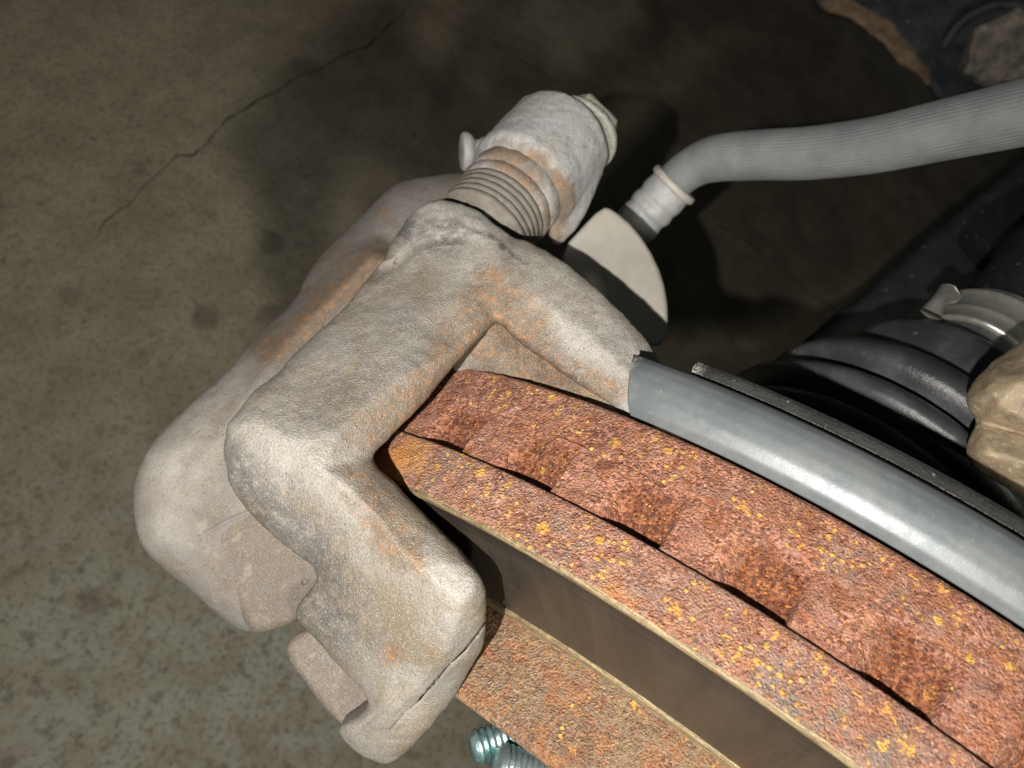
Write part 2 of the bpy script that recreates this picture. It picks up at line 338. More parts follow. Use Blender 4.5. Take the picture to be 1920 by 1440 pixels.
def tube(name, path, radii, mat, parent, nseg=32, ribs=0, ribh=0., closed=True, spline=6, rough=0.):
    """swept tube along a smooth path"""
    path = np.array(path, float); radii = np.array(radii, float)
    n_ = len(path); T = np.linspace(0, n_ - 1, (n_ - 1) * spline + 1)
    def cr(A, t):
        i = np.clip(np.floor(t).astype(int), 0, n_ - 2); u = (t - i)
        if A.ndim > 1: u = u[:, None]
        a0 = A[np.clip(i - 1, 0, n_ - 1)]; a1 = A[i]; a2 = A[i + 1]; a3 = A[np.clip(i + 2, 0, n_ - 1)]
        return .5 * ((2 * a1) + (-a0 + a2) * u + (2 * a0 - 5 * a1 + 4 * a2 - a3) * u ** 2 + (-a0 + 3 * a1 - 3 * a2 + a3) * u ** 3)
    c = cr(path, T); r = cr(radii, T); tg = np.gradient(c, axis=0); tg /= np.linalg.norm(tg, axis=1)[:, None]
    x = np.cross(tg[0], [0.3, 1, .2]); x /= np.linalg.norm(x); V = []; 
    ang = np.linspace(0, 2 * np.pi, nseg, endpoint=False)
    mod = 1 + (ribh * np.sin(ang * ribs) if ribs else 0 * ang)
    for k in range(len(c)):
        x = x - tg[k] * (x @ tg[k]); x /= np.linalg.norm(x); y = np.cross(tg[k], x)
        V.append(c[k] + (r[k] * mod)[:, None] * (np.cos(ang)[:, None] * x + np.sin(ang)[:, None] * y))
    V = np.concatenate(V)
    if rough: V = V + (fbm(V, .5, 3) * rough)[:, None] * 0.7
    Fq = grid_faces(len(c), nseg, cv=True)
    Fl = Fq.tolist()
    if closed:
        Fl.append(list(range(nseg))[::-1]); Fl.append([(len(c) - 1) * nseg + i for i in range(nseg)])
    return mesh_obj(name, V, Fl, mat, parent=parent)
def lathe(name, a, axis, prof, mat, parent, nseg=64, rough=0., attrs=None, rs=.5, squash=None):
    """prof: list of (distance along the axis, radius), from point a"""
    axis = np.array(axis, float); axis /= np.linalg.norm(axis); x = np.cross(axis, [.2, 1, .1]); x /= np.linalg.norm(x); y = np.cross(axis, x)
    ang = np.linspace(0, 2 * np.pi, nseg, endpoint=False); V = []
    for s_, r_ in prof: V.append(np.array(a) + axis * s_ + r_ * (np.cos(ang)[:, None] * x + np.sin(ang)[:, None] * y))
    V = np.concatenate(V)
    if rough: V = V + (fbm(V, rs, 4) * rough)[:, None] * np.array([.5, .5, .7])
    Fl = grid_faces(len(prof), nseg, cv=True).tolist()
    Fl.append(list(range(nseg))[::-1]); Fl.append([(len(prof) - 1) * nseg + i for i in range(nseg)])
    at = {k: g(V) for k, g in (attrs or {}).items()}
    o = mesh_obj(name, V, Fl, mat, at, parent=parent); 
    return o
def smooth_prof(pts, k=6):
    """round a lathe profile (Chaikin)"""
    p = np.array(pts, float)
    for _ in range(k):
        q = [p[0]]
        for i in range(len(p) - 1): q += [p[i] * .75 + p[i + 1] * .25, p[i] * .25 + p[i + 1] * .75]
        q.append(p[-1]); p = np.array(q)
    return p.tolist()

# ------------------------------------------------------------------ signed-distance solids
def poly2d(p, Q):
    d = np.full(len(p), 1e9); s = np.ones(len(p)); n_ = len(Q)
    for i in range(n_):
        a = Q[i]; b = Q[i - 1]; e = b - a; w_ = p - a
        t_ = np.clip((w_ @ e) / (e @ e), 0, 1); q = w_ - t_[:, None] * e; d = np.minimum(d, (q ** 2).sum(1))
        c1 = p[:, 1] >= a[1]; c2 = p[:, 1] < b[1]; c3 = e[0] * w_[:, 1] > e[1] * w_[:, 0]
        fl = (c1 & c2 & c3) | (~c1 & ~c2 & ~c3); s = np.where(fl, -s, s)
    return s * np.sqrt(d)
class Slab:
    """prism whose front face lies in a plane through unprojected outline points; r rounds every edge"""
    def __init__(s, px, th, r=2., normal=None, corner=1, pl=None):
        A = PL([q if len(q) > 2 else (q[0], q[1], 100.) for q in px]); c = A.mean(0)
        if pl is not None:
            B_ = PL(pl); normal = np.cross(B_[1] - B_[0], B_[2] - B_[0]); c = B_.mean(0)
        if normal is None:
            u_, sv, vt = np.linalg.svd(A - c); nn = vt[2]
        else: nn = np.array(normal, float)
        nn = nn / np.linalg.norm(nn); nn = nn if nn[2] > 0 else -nn
        x = np.cross([0, 1, 0], nn); x /= np.linalg.norm(x); y = np.cross(nn, x)
        # put every outline point on the plane along its own line of sight
        for _ in range(int(corner)):
            B1 = np.roll(A, -1, 0); ln = np.linalg.norm(B1 - A, axis=1)[:, None]; q_ = np.minimum(.27, 2.6 / ln); A = np.stack([A + (B1 - A) * q_, B1 + (A - B1) * q_], 1).reshape(-1, 3)
        A = A * ((c @ nn) / (A @ nn))[:, None]; c = A.mean(0)
        s.c, s.n, s.x, s.y, s.th, s.r = c, nn, x, y, th, r; s.co = corner
        s.Q = np.stack([(A - c) @ x, (A - c) @ y], 1); s.e = c / (c @ nn)
        B = np.concatenate([A, A - s.e * th]); s.lo = B.min(0) - 1; s.hi = B.max(0) + 1
    def __call__(s, p):
        q = p - s.c; w_ = q @ s.n; q = q - w_[:, None] * s.e; uv = np.stack([q @ s.x, q @ s.y], 1)
        d2 = poly2d(uv, s.Q) + s.r; dz = np.abs(w_ + s.th / 2) - s.th / 2 + s.r
        return np.minimum(np.maximum(d2, dz), 0) + np.hypot(np.maximum(d2, 0), np.maximum(dz, 0)) - s.r
class Cap:
    def __init__(s, a, b, ra, rb): s.a, s.b, s.ra, s.rb = np.array(a), np.array(b), ra, rb; R_ = max(ra, rb) + 1; s.lo = np.minimum(s.a, s.b) - R_; s.hi = np.maximum(s.a, s.b) + R_
    def __call__(s, p):
        e = s.b - s.a; t_ = np.clip(((p - s.a) @ e) / (e @ e), 0, 1); return np.linalg.norm(p - s.a - t_[:, None] * e, axis=1) - (s.ra + (s.rb - s.ra) * t_)
class Cyl:
    def __init__(s, a, b, r, rr=.5): s.a, s.b, s.r, s.rr = np.array(a), np.array(b), r, rr; s.lo = np.minimum(s.a, s.b) - r - 1; s.hi = np.maximum(s.a, s.b) + r + 1
    def __call__(s, p):
        e = s.b - s.a; L = np.linalg.norm(e); e = e / L; t_ = (p - s.a) @ e; q = p - s.a - t_[:, None] * e
        dr = np.linalg.norm(q, axis=1) - s.r + s.rr; dz = np.abs(t_ - L / 2) - L / 2 + s.rr
        return np.minimum(np.maximum(dr, dz), 0) + np.hypot(np.maximum(dr, 0), np.maximum(dz, 0)) - s.rr
class Half:
    """everything on the near side of a ridge line a-b is planed off, tilt degrees down towards 'side'"""
    def __init__(s, a, b, side, tilt):
        a, b, q = P(*a), P(*b), P(*side); e = (b - a) / np.linalg.norm(b - a); v = q - a; v = v - e * (v @ e); v /= np.linalg.norm(v)
        z = np.cross(e, v); z = z if z[2] > 0 else -z; t_ = math.radians(tilt); s.c = a; s.n = z * math.cos(t_) + v * math.sin(t_); s.lo = a; s.hi = a
    def __call__(s, p): return (p - s.c) @ s.n
class Group:
    def __init__(s, ops): s.f = solid(ops); s.lo = s.f.lo; s.hi = s.f.hi
    def __call__(s, p): return s.f(p)
def smin(a, b, k):
    h = np.clip(.5 + .5 * (b - a) / k, 0, 1); return b + (a - b) * h - k * h * (1 - h)
def smax(a, b, k): return -smin(-a, -b, k)
def solid(ops):
    """ops: list of (primitive, k, '+' or '-')"""
    def fn(p):
        d = ops[0][0](p)
        for pr, k, sg in ops[1:]: d = smin(d, pr(p), k) if sg == '+' else (smax(d, pr(p), k) if sg == '&' else smax(d, -pr(p), k))
        return d
    pos = [o[0] for o in ops if o[2] == '+']
    fn.lo = np.min([o.lo for o in pos], 0) - 1; fn.hi = np.max([o.hi for o in pos], 0) + 1; return fn
def surface(fn, h=.5):
    lo, hi = fn.lo, fn.hi; K = 4; H_ = h * K
    nc = np.ceil((hi - lo) / H_).astype(int) + 1; n_ = nc * K
    g = [lo[i] + (np.arange(nc[i]) + .5) * H_ for i in range(3)]
    X = np.stack(np.meshgrid(*g, indexing='ij'), -1).reshape(-1, 3); dc = fn(X)
    act = np.abs(dc) < H_ * 1.9
    Fv = np.repeat(np.repeat(np.repeat(dc.reshape(nc), K, 0), K, 1), K, 2).astype(np.float32)
    ci = np.argwhere(act.reshape(nc)); off = np.stack(np.meshgrid(*[np.arange(K)] * 3, indexing='ij'), -1).reshape(-1, 3)
    ii = (ci[:, None, :] * K + off[None]).reshape(-1, 3)
    step = 400000
    for s_ in range(0, len(ii), step):
        j = ii[s_:s_ + step]; Fv[j[:, 0], j[:, 1], j[:, 2]] = fn(lo + (j + .5) * h)
    S_ = Fv < 0; a = S_[:-1, :-1, :-1].astype(np.int8)
    tot = sum(S_[i:S_.shape[0] - 1 + i, j:S_.shape[1] - 1 + j, k:S_.shape[2] - 1 + k].astype(np.int8) for i in (0, 1) for j in (0, 1) for k in (0, 1))
    cell = np.argwhere((tot > 0) & (tot < 8)); idx = -np.ones(tot.shape, np.int64); idx[tuple(cell.T)] = np.arange(len(cell))
    acc = np.zeros((len(cell), 3)); cnt = np.zeros(len(cell))
    cor = [(i, j, k) for i in (0, 1) for j in (0, 1) for k in (0, 1)]
    for A in cor:
        for ax in range(3):
            if A[ax]: continue
            B = list(A); B[ax] = 1
            fa = Fv[cell[:, 0] + A[0], cell[:, 1] + A[1], cell[:, 2] + A[2]]; fb = Fv[cell[:, 0] + B[0], cell[:, 1] + B[1], cell[:, 2] + B[2]]
            m = (fa < 0) != (fb < 0); t_ = np.where(m, fa / np.where(m, fa - fb, 1), 0)
            q = np.tile(np.array(A, float), (len(cell), 1)); q[:, ax] += t_; acc += q * m[:, None]; cnt += m
    V = lo + (cell + acc / cnt[:, None] + .5) * h
    Fs = []
    for ax in range(3):
        b_, c_ = [(1, 2), (2, 0), (0, 1)][ax]
        s0 = [slice(None)] * 3; s1 = [slice(None)] * 3; s0[ax] = slice(0, -1); s1[ax] = slice(1, None)
        E = np.argwhere(S_[tuple(s0)] != S_[tuple(s1)])
        E = E[(E[:, b_] > 0) & (E[:, c_] > 0) & (E[:, b_] < tot.shape[b_]) & (E[:, c_] < tot.shape[c_])]
        ins = S_[E[:, 0], E[:, 1], E[:, 2]]; q = []
        for db, dc_ in ((1, 1), (0, 1), (0, 0), (1, 0)):
            G = E.copy(); G[:, b_] -= db; G[:, c_] -= dc_; q.append(idx[G[:, 0], G[:, 1], G[:, 2]])
        q = np.stack(q, 1); q[~ins] = q[~ins][:, ::-1]; Fs.append(q)
    Fs = np.concatenate(Fs); Fs = Fs[(Fs >= 0).all(1)]
    for it in range(2):
        d = fn(V); G = np.stack([fn(V + e) - d for e in np.eye(3) * .05], 1) / .05
        gn = np.linalg.norm(G, axis=1); G = G / np.maximum(gn, .3)[:, None]; V = V - np.clip(d / np.maximum(gn, .3), -h, h)[:, None] * G
    return V, Fs, G
def spots(V, L):
    """stain field: L of (u, v, depth, radius mm, strength[, second point u2, v2, d2]); a stain soaks through its own wall only"""
    r = np.zeros(len(V)); W_ = V + np.stack([fbm(V + 40 * k, .16, 4) for k in range(3)], 1) * 1.5
    for q in L:
        a = P(*q[:3]); b = P(*q[5:8]) if len(q) > 5 else a + 1e-3
        e = b - a; t_ = np.clip(((W_ - a) @ e) / (e @ e), 0, 1); w_ = W_ - a - t_[:, None] * e
        ray = a / np.linalg.norm(a); al = w_ @ ray; w_ = w_ - (al * (1 - np.clip(np.abs(al) / 11., 0, 1) ** 2))[:, None] * ray
        d = np.linalg.norm(w_, axis=1); r = np.maximum(r, q[4] * np.clip(1.25 - d / q[3], 0, 1))
    return np.clip(r, 0, 1)
from mathutils.geometry import delaunay_2d_cdt
def resample(Q, st):
    Q = np.asarray(Q, float); out = []
    for i in range(len(Q)):
        a, b = Q[i], Q[(i + 1) % len(Q)]; k = max(1, int(np.linalg.norm(b - a) / st)); out += [a + (b - a) * j / k for j in range(k)]
    return np.array(out)
def chaikin(Q, w_=14.):
    Q = np.asarray(Q, float)
    for _ in range(2):
        B1 = np.roll(Q, -1, 0); ln = np.linalg.norm(B1 - Q, axis=1)[:, None]; k = np.minimum(.27, w_ / ln); Q = np.stack([Q + (B1 - Q) * k, B1 + (Q - B1) * k], 1).reshape(-1, 2)
    return Q
def seg_dist(p, L):
    d = np.full(len(p), 1e9)
    for a, b in zip(L[:-1], L[1:]):
        a = np.array(a[:2], float); b = np.array(b[:2], float); e = b - a; t_ = np.clip(((p - a) @ e) / (e @ e), 0, 1); d = np.minimum(d, np.linalg.norm(p - a - t_[:, None] * e, axis=1))
    return d
def shell(outline, ctrl, thick=11., roll=3., st=4., blur=3, grooves=(), rnd=14., wob=.0, back=.82):
    """solid casting: every control point is (u, v, depth); a surface is stretched over them, its rim rolled over
    with radius 'roll' (mm) and carried back 'thick' mm to a closed rear side"""
    C0 = np.array(ctrl, float); ring = resample(chaikin(outline, rnd), st)
    if wob: ring = ring + np.stack([fbm(np.c_[ring * .03, 0 * ring[:, :1]] + k * 9, 1., 3) for k in (0, 1)], 1) * wob
    lo = ring.min(0) - 60; hi = ring.max(0) + 60
    # depth field on a grid: piecewise linear over the control points, then softened
    far = np.array([[lo[0] - 300, lo[1] - 300], [hi[0] + 300, lo[1] - 300], [lo[0] - 300, hi[1] + 300], [hi[0] + 300, hi[1] + 300]])
    w_ = 1 / (((far[:, None] - C0[None, :, :2]) ** 2).sum(-1)) ** 2; far = np.c_[far, 1 / ((w_ * (1 / C0[:, 2])).sum(1) / w_.sum(1))]
    C1 = np.r_[C0, far]; tri = delaunay_2d_cdt([Vector(q[:2]) for q in C1], [], [], 0, 1e-6)[2]; vs = delaunay_2d_cdt([Vector(q[:2]) for q in C1], [], [], 0, 1e-6)
    PV = np.array([list(v) for v in vs[0]]); src = [o_[0] for o_ in vs[3]]; inv = 1 / C1[src, 2]
    gs = 5.; gx_ = np.arange(lo[0], hi[0] + gs, gs); gy_ = np.arange(lo[1], hi[1] + gs, gs); GX, GY = np.meshgrid(gx_, gy_, indexing='ij'); Z = np.full(GX.shape, inv.mean())
    for t in vs[2]:
        a, b, c = PV[list(t)]; det = (b[0] - a[0]) * (c[1] - a[1]) - (c[0] - a[0]) * (b[1] - a[1])
        if abs(det) < 1e-9: continue
        l1 = ((b[0] - GX) * (c[1] - GY) - (c[0] - GX) * (b[1] - GY)) / det; l2 = ((c[0] - GX) * (a[1] - GY) - (a[0] - GX) * (c[1] - GY)) / det; l3 = 1 - l1 - l2
        m = (l1 > -1e-6) & (l2 > -1e-6) & (l3 > -1e-6); Z[m] = (l1 * inv[t[0]] + l2 * inv[t[1]] + l3 * inv[t[2]])[m]
    for _ in range(blur):
        Zp = np.pad(Z, 1, mode='edge'); Z = (Zp[:-2, 1:-1] + Zp[2:, 1:-1] + Zp[1:-1, :-2] + Zp[1:-1, 2:] + 2 * Zp[1:-1, 1:-1]) / 6
    def inv_at(p):
        x = (p[:, 0] - lo[0]) / gs; y = (p[:, 1] - lo[1]) / gs; i = np.clip(x.astype(int), 0, len(gx_) - 2); j = np.clip(y.astype(int), 0, len(gy_) - 2); fx_ = x - i; fy_ = y - j
        return Z[i, j] * (1 - fx_) * (1 - fy_) + Z[i + 1, j] * fx_ * (1 - fy_) + Z[i, j + 1] * (1 - fx_) * fy_ + Z[i + 1, j + 1] * fx_ * fy_
    gx2 = np.arange(lo[0], hi[0], st); gy2 = np.arange(lo[1], hi[1], st * .9); A, B = np.meshgrid(gx2, gy2, indexing='ij'); A = A + (np.arange(len(gy2)) % 2)[None] * st / 2
    In = np.stack([A.ravel(), B.ravel()], 1); sd = -poly2d(In, ring); In = In[sd > 2.2]
    ex = []
    nr = np.roll(ring, -1, 0) - np.roll(ring, 1, 0); nr = np.stack([-nr[:, 1], nr[:, 0]], 1) / np.linalg.norm(nr, axis=1)[:, None]
    if (-poly2d(ring + nr * 2, ring)).mean() < 0: nr = -nr
    for g in grooves:
        L = np.array([q[:2] for q in g[0]], float); D = resample(L, 3.)[:-1]; D = D[seg_dist(D, L) < .1]
        keep = seg_dist(In, L) > g[1] + 3.2; In = In[keep]
        for a, b in zip(L[:-1], L[1:]):
            e = (b - a) / np.linalg.norm(b - a); n2 = np.array([-e[1], e[0]]); k = max(2, int(np.linalg.norm(b - a) / 3.5))
            for j in range(k):
                q = a + (b - a) * j / k
                for o_ in (0, g[1] * .55, g[1], g[1] + 1.6): ex += [q + n2 * o_] + ([q - n2 * o_] if o_ else [])
    if ex: ex = np.array(ex); ex = ex[-poly2d(ex, ring) > 1.5]; In = np.r_[In, ex]
    near = ring + nr * 1.2; near = near[-poly2d(near, ring) > .5]
    pts = np.r_[ring, near, In]; n0 = len(ring)
    r_ = delaunay_2d_cdt([Vector(q) for q in pts], [(i, (i + 1) % n0) for i in range(n0)], [], 1, 1e-5)
    V2 = np.array([list(v) for v in r_[0]]); T = np.array([list(t) for t in r_[2]]); 
    D2 = 1 / inv_at(V2); dist = np.maximum(-poly2d(V2, ring), 0) * D2 / F
    x = np.clip(1 - dist / roll, 0, 1); D2 = D2 + roll * .85 * (1 - np.sqrt(np.maximum(1 - x ** 2.2, 0)))
    for g in grooves:
        gd = seg_dist(V2, g[0]); D2 = D2 + g[2] * (1 - ss_(g[1] * .5, g[1], gd))
    V = np.stack([(V2[:, 0] - 960) / F * D2, (720 - V2[:, 1]) / F * D2, -D2], 1)
    # rim order
    d0 = {tuple(np.round(v, 3)): i for i, v in enumerate(V2)}; rim = []
    for q in ring:
        k = d0.get(tuple(np.round(q, 3)))
        if k is None: k = int(np.argmin(((V2 - q) ** 2).sum(1)))
        if not rim or rim[-1] != k: rim.append(k)
    rim = np.array(rim); c = V[rim].mean(0); vd = c / np.linalg.norm(c); Vs = [V]; m = len(rim); base = rim; Fs = [T]
    a_, b_, c_ = V[T[:, 0]], V[T[:, 1]], V[T[:, 2]]; up = (np.cross(b_ - a_, c_ - a_)[:, 2].mean() < 0)
    if up: Fs = [T[:, ::-1]]
    off = len(V); inw = (nr[:m] if len(nr) >= m else nr) ; prev = base
    for k, (dz, sh) in enumerate(((.12, .0), (.4, .3), (.75, .9), (1., 2.2), (1.02, 6.))):
        P2 = V[rim] + vd * thick * dz; e = np.zeros((m, 3)); e[:, 0] = inw[:m, 0]; e[:, 1] = -inw[:m, 1]; P2 = P2 + e * sh * back
        Vs.append(P2); cur = off + np.arange(m); q = [(prev[i], prev[(i + 1) % m], cur[(i + 1) % m], cur[i]) for i in range(m)]
        Fs.append(np.array([(a, b, c2) for a, b, c2, d_ in q] + [(a, c2, d_) for a, b, c2, d_ in q])); prev = cur; off += m
    Vs.append((V[rim].mean(0) + vd * thick * 1.0)[None]); Fs.append(np.array([(prev[i], prev[(i + 1) % m], off) for i in range(m)]))
    return np.concatenate(Vs), np.concatenate(Fs)
def ss_(a, b, x): t_ = np.clip((x - a) / (b - a), 0, 1); return t_ * t_ * (3 - 2 * t_)
def cast_part(name, shells, mat, parent, rough=.07, rs=.8, stains=None, lump=.1, lumps=.12):
    Vs, Fs, o_ = [], [], 0
    for V, Fq in shells: Vs.append(V); Fs.append(Fq + o_); o_ += len(V)
    V = np.concatenate(Vs); Fq = np.concatenate(Fs); a, b, c = V[Fq[:, 0]], V[Fq[:, 1]], V[Fq[:, 2]]; fn = np.cross(b - a, c - a); G = np.zeros_like(V)
    for k in range(3): np.add.at(G, Fq[:, k], fn)
    G /= np.maximum(np.linalg.norm(G, axis=1), 1e-9)[:, None]; st = {k: spots(V, L) for k, L in (stains or {}).items()}
    V = V + G * (fbm(V, rs, 4) * rough + fbm(V, lumps, 3) * lump)[:, None]
    o = mesh_obj(name, V, Fq, mat, st, parent=parent); fix_normals(o); return o
def sdf_part(name, fn, mat, parent, h=.5, rough=.12, rs=.35, stains=None, lump=0., lumps=.1):
    V, Fq, G = surface(fn, h); st = {k: spots(V, L) for k, L in (stains or {}).items()}
    V = V + G * (fbm(V, rs, 4) * rough + (fbm(V, lumps, 2) * lump if lump else 0))[:, None]
    return mesh_obj(name, V, Fq, mat, st, parent=parent)

# ================================================================== SETTING: the floor
h0 = HC * 1000
def floor_pt(u, v, lift=0.):
    r = P(u, v, 1.0); k = (-(h0 - lift)) / (r @ W); return r * k
gx = np.linspace(-1500, 1500, 121); X, Y = np.meshgrid(gx, gx, indexing='ij')
Vf = np.stack([X.ravel(), Y.ravel(), np.zeros(X.size)], 1)
Vw = (Vf - np.array([0, 0, h0])) @ RW                       # back to the working frame
dl = np.minimum(np.linalg.norm(Vw - floor_pt(250, 1300), axis=1), np.linalg.norm(Vw - floor_pt(520, 1420), axis=1))
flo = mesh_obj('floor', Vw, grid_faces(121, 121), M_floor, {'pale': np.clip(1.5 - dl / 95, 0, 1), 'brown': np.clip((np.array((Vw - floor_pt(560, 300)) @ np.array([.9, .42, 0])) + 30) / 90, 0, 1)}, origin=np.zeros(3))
flo['kind'] = 'structure'
def crack_or_shade_line(pts, wd):
    A = np.array([floor_pt(u, v, .35) for u, v in pts]); B = []
    for i in range(len(A) - 1):
        k = max(2, int(np.linalg.norm(A[i + 1] - A[i]) / 2.5)); B += [A[i] + (A[i + 1] - A[i]) * j / k for j in range(k)]
    B = np.array(B + [A[-1]]); tg = np.gradient(B, axis=0); sd = np.cross(tg, W); sd /= np.linalg.norm(sd, axis=1)[:, None]
    B = B + sd * (fbm(B, .06, 4) * 2.2)[:, None]; e = np.minimum(1, np.minimum(np.arange(len(B)), np.arange(len(B))[::-1]) / 12.)
    ww = (wd * e * (.25 + 1.1 * np.abs(fbm(B, .08, 4))))[:, None] + .03
    V = np.stack([B - sd * ww, B + sd * ww], 1).reshape(-1, 3)
    o = mesh_obj('crack_or_shade_line', V, grid_faces(len(B), 2), M_crack_shade, parent=flo); return o
crack_or_shade_line([(160, 458), (215, 402), (300, 322), (330, 292), (362, 288), (420, 225), (485, 192), (560, 150), (640, 112), (700, 72), (765, 12), (830, -60)], .75)
crack_or_shade_line([(790, -60), (835, 5), (900, 60), (1000, 128), (1090, 190)], .45)
crack_or_shade_line([(1290, 395), (1400, 450), (1530, 560), (1700, 660)], .7)  # faint shade line on the floor, laid as a dark ribbon; no crack

# ================================================================== BRAKE ROTOR
CR = np.array([29.0684624, -121.37373737, -192.41414141]); R0 = 141.077; RK = 116.016; T0 = 26.; T1 = 9.55
m_ = P(1300, 1050, 95) - CR; E1 = m_ - N * (m_ @ N); E1 /= np.linalg.norm(E1); E2 = np.cross(N, E1)
def RP(th, r, s):
    th = np.radians(np.asarray(th, float))
    return CR + (np.asarray(r, float) * np.cos(th))[..., None] * E1 + (np.asarray(r, float) * np.sin(th))[..., None] * E2 + np.asarray(s, float)[..., None] * N
def on_cyl(u, v, rho):
    d = P(u, v, 1.); a = d - N * (d @ N); c = -(CR - N * (CR @ N)); A = a @ a; B = 2 * a @ c; Q = c @ c - rho ** 2
    D = (-B - math.sqrt(B * B - 4 * A * Q)) / 2 / A; q = d * D - CR
    return math.degrees(math.atan2(q @ E2, q @ E1)), q @ N
TH = np.concatenate([np.arange(-75, -19, 1.), np.arange(-19, 28, .045), np.arange(28, 76, 1.)])
def ring_part(name, prof, mat, parent, rough=.12, rs=.55, th=TH, closed=True, attrs=None, wrap=False):
    """prof: (r, s) points densified; swept round the axle"""
    pr = []
    for (a, b), (c, d) in zip(prof[:-1], prof[1:]):
        k = max(1, int(math.hypot(c - a, d - b) / .3)) if rough else 1
        k = min(k, 60); pr += [(a + (c - a) * j / k, b + (d - b) * j / k) for j in range(k)]
    pr = np.array(pr + [prof[-1]]); Tg, Rg = np.meshgrid(th, pr[:, 0], indexing='ij'); _, Sg = np.meshgrid(th, pr[:, 1], indexing='ij')
    V = RP(Tg.ravel(), Rg.ravel(), Sg.ravel())
    dist = np.concatenate([[0], np.cumsum(np.hypot(*np.diff(pr, axis=0).T))]); UV = np.stack([np.radians(Tg.ravel()) * 130, np.tile(dist, len(th))], 1)
    if rough:
        q = fbm(V, rs, 4) * rough + fbm(V, .12, 2) * rough * .8
        V = V + q[:, None] * ((V - RP(Tg.ravel(), Rg.ravel() * 0, Sg.ravel())) / Rg.ravel()[:, None] * .8 + N * .35)
    at = {k: g(Tg.ravel(), Rg.ravel(), Sg.ravel(), V) for k, g in (attrs or {}).items()}
    return mesh_obj(name, V, grid_faces(len(th), len(pr), cu=wrap), mat, at, UV, parent=parent)
rotor = thing('brake_rotor', 'rusty vented brake rotor with orange scabs on its two-plate rim', 'brake rotor', CR)
def ochre(Tg, Rg, Sg, V): return spots(V, [(740, 850, 113, 5.5, 1.), (850, 985, 107, 3, .8, 900, 1020, 104), (1160, 1120, 91, 2.5, .6), (925, 1140, 100, 2, .5)])
def gray(Tg, Rg, Sg, V): return spots(V, [(830, 890, 110, 5, .9), (1050, 1060, 97, 6, .6, 1290, 1210, 85), (1450, 1300, 82, 6, .9, 1700, 1450, 78)])
op = ring_part('outboard_plate', [(R0 - 24, -T1 + .15), (R0 - 1.2, -T1 + .15), (R0 - .25, -T1 + .5), (R0, -T1 + 1.1), (R0, -.9), (R0 - .12, -.5)], M_rotor_out, rotor, .16,
               attrs={'ochre': ochre, 'gray': gray})
lp = ring_part('worn_lip', [(R0 - .1, -.55), (R0 - .35, -.15), (R0 - .8, .02), (R0 - 1.2, -.05), (R0 - 1.45, -.45)], M_lip, rotor, .09, 1.1)
fc = ring_part('friction_face', [(R0 - 1.4, -.42), (R0 - 12, -.42), (RK + 1.2, -.42)], M_face, rotor, 0, attrs={'band': lambda T_, R_, S_, V: (R_ > R0 - 3).astype(float)})
def refine_face():
    # the face again with rings dense enough for the dark outer wear band
    bpy.data.objects.remove(fc, do_unlink=True)
    rr = [(R0 - 1.4, -.42), (R0 - 3, -.42), (R0 - 4.5, -.40), (R0 - 5.0, -.52), (R0 - 5.3, -.40), (R0 - 8, -.42), (R0 - 16, -.42), (RK + 1.2, -.42)]
    return ring_part('friction_face', rr, M_face, rotor, 0, attrs={'band': lambda T_, R_, S_, V: np.clip(1 - (R0 - 1.4 - R_) / 3.4, 0, 1) * .95})
fc = refine_face()
ring_part('worn_lip', [(RK + 1.25, -.5), (RK + 1.05, .05), (RK + .3, .12), (RK - .1, .3)], M_lip, rotor, .07, 1.1)
hat_prof = [(RK - .1, .2), (RK, 1.), (RK, 12.9), (RK - .3, 13.7), (RK - 1.0, 14.1), (RK - 2.0, 14.0), (RK - 2.6, 13.2), (RK - 3.2, 6), (RK - 3.6, -14)]
ht = ring_part('hat', hat_prof, M_hat, rotor, .17, .6, attrs={'gray': lambda T_, R_, S_, V: .35 * np.ones(len(V))})
ip = ring_part('inboard_plate', [(R0 - 1.0, -T1 - 7.9), (R0 - .35, -T1 - 8.3), (R0 - .02, -T1 - 9.), (R0, -T0 + 1), (R0 - .5, -T0 + .1), (R0 - 2, -T0), (R0 - 26, -T0)], M_rotor_in, rotor, .2,
               attrs={'ochre': lambda T_, R_, S_, V: 0 * T_, 'gray': lambda T_, R_, S_, V: spots(V, [(1600, 1060, 88, 5, .5, 1700, 1130, 85)])})
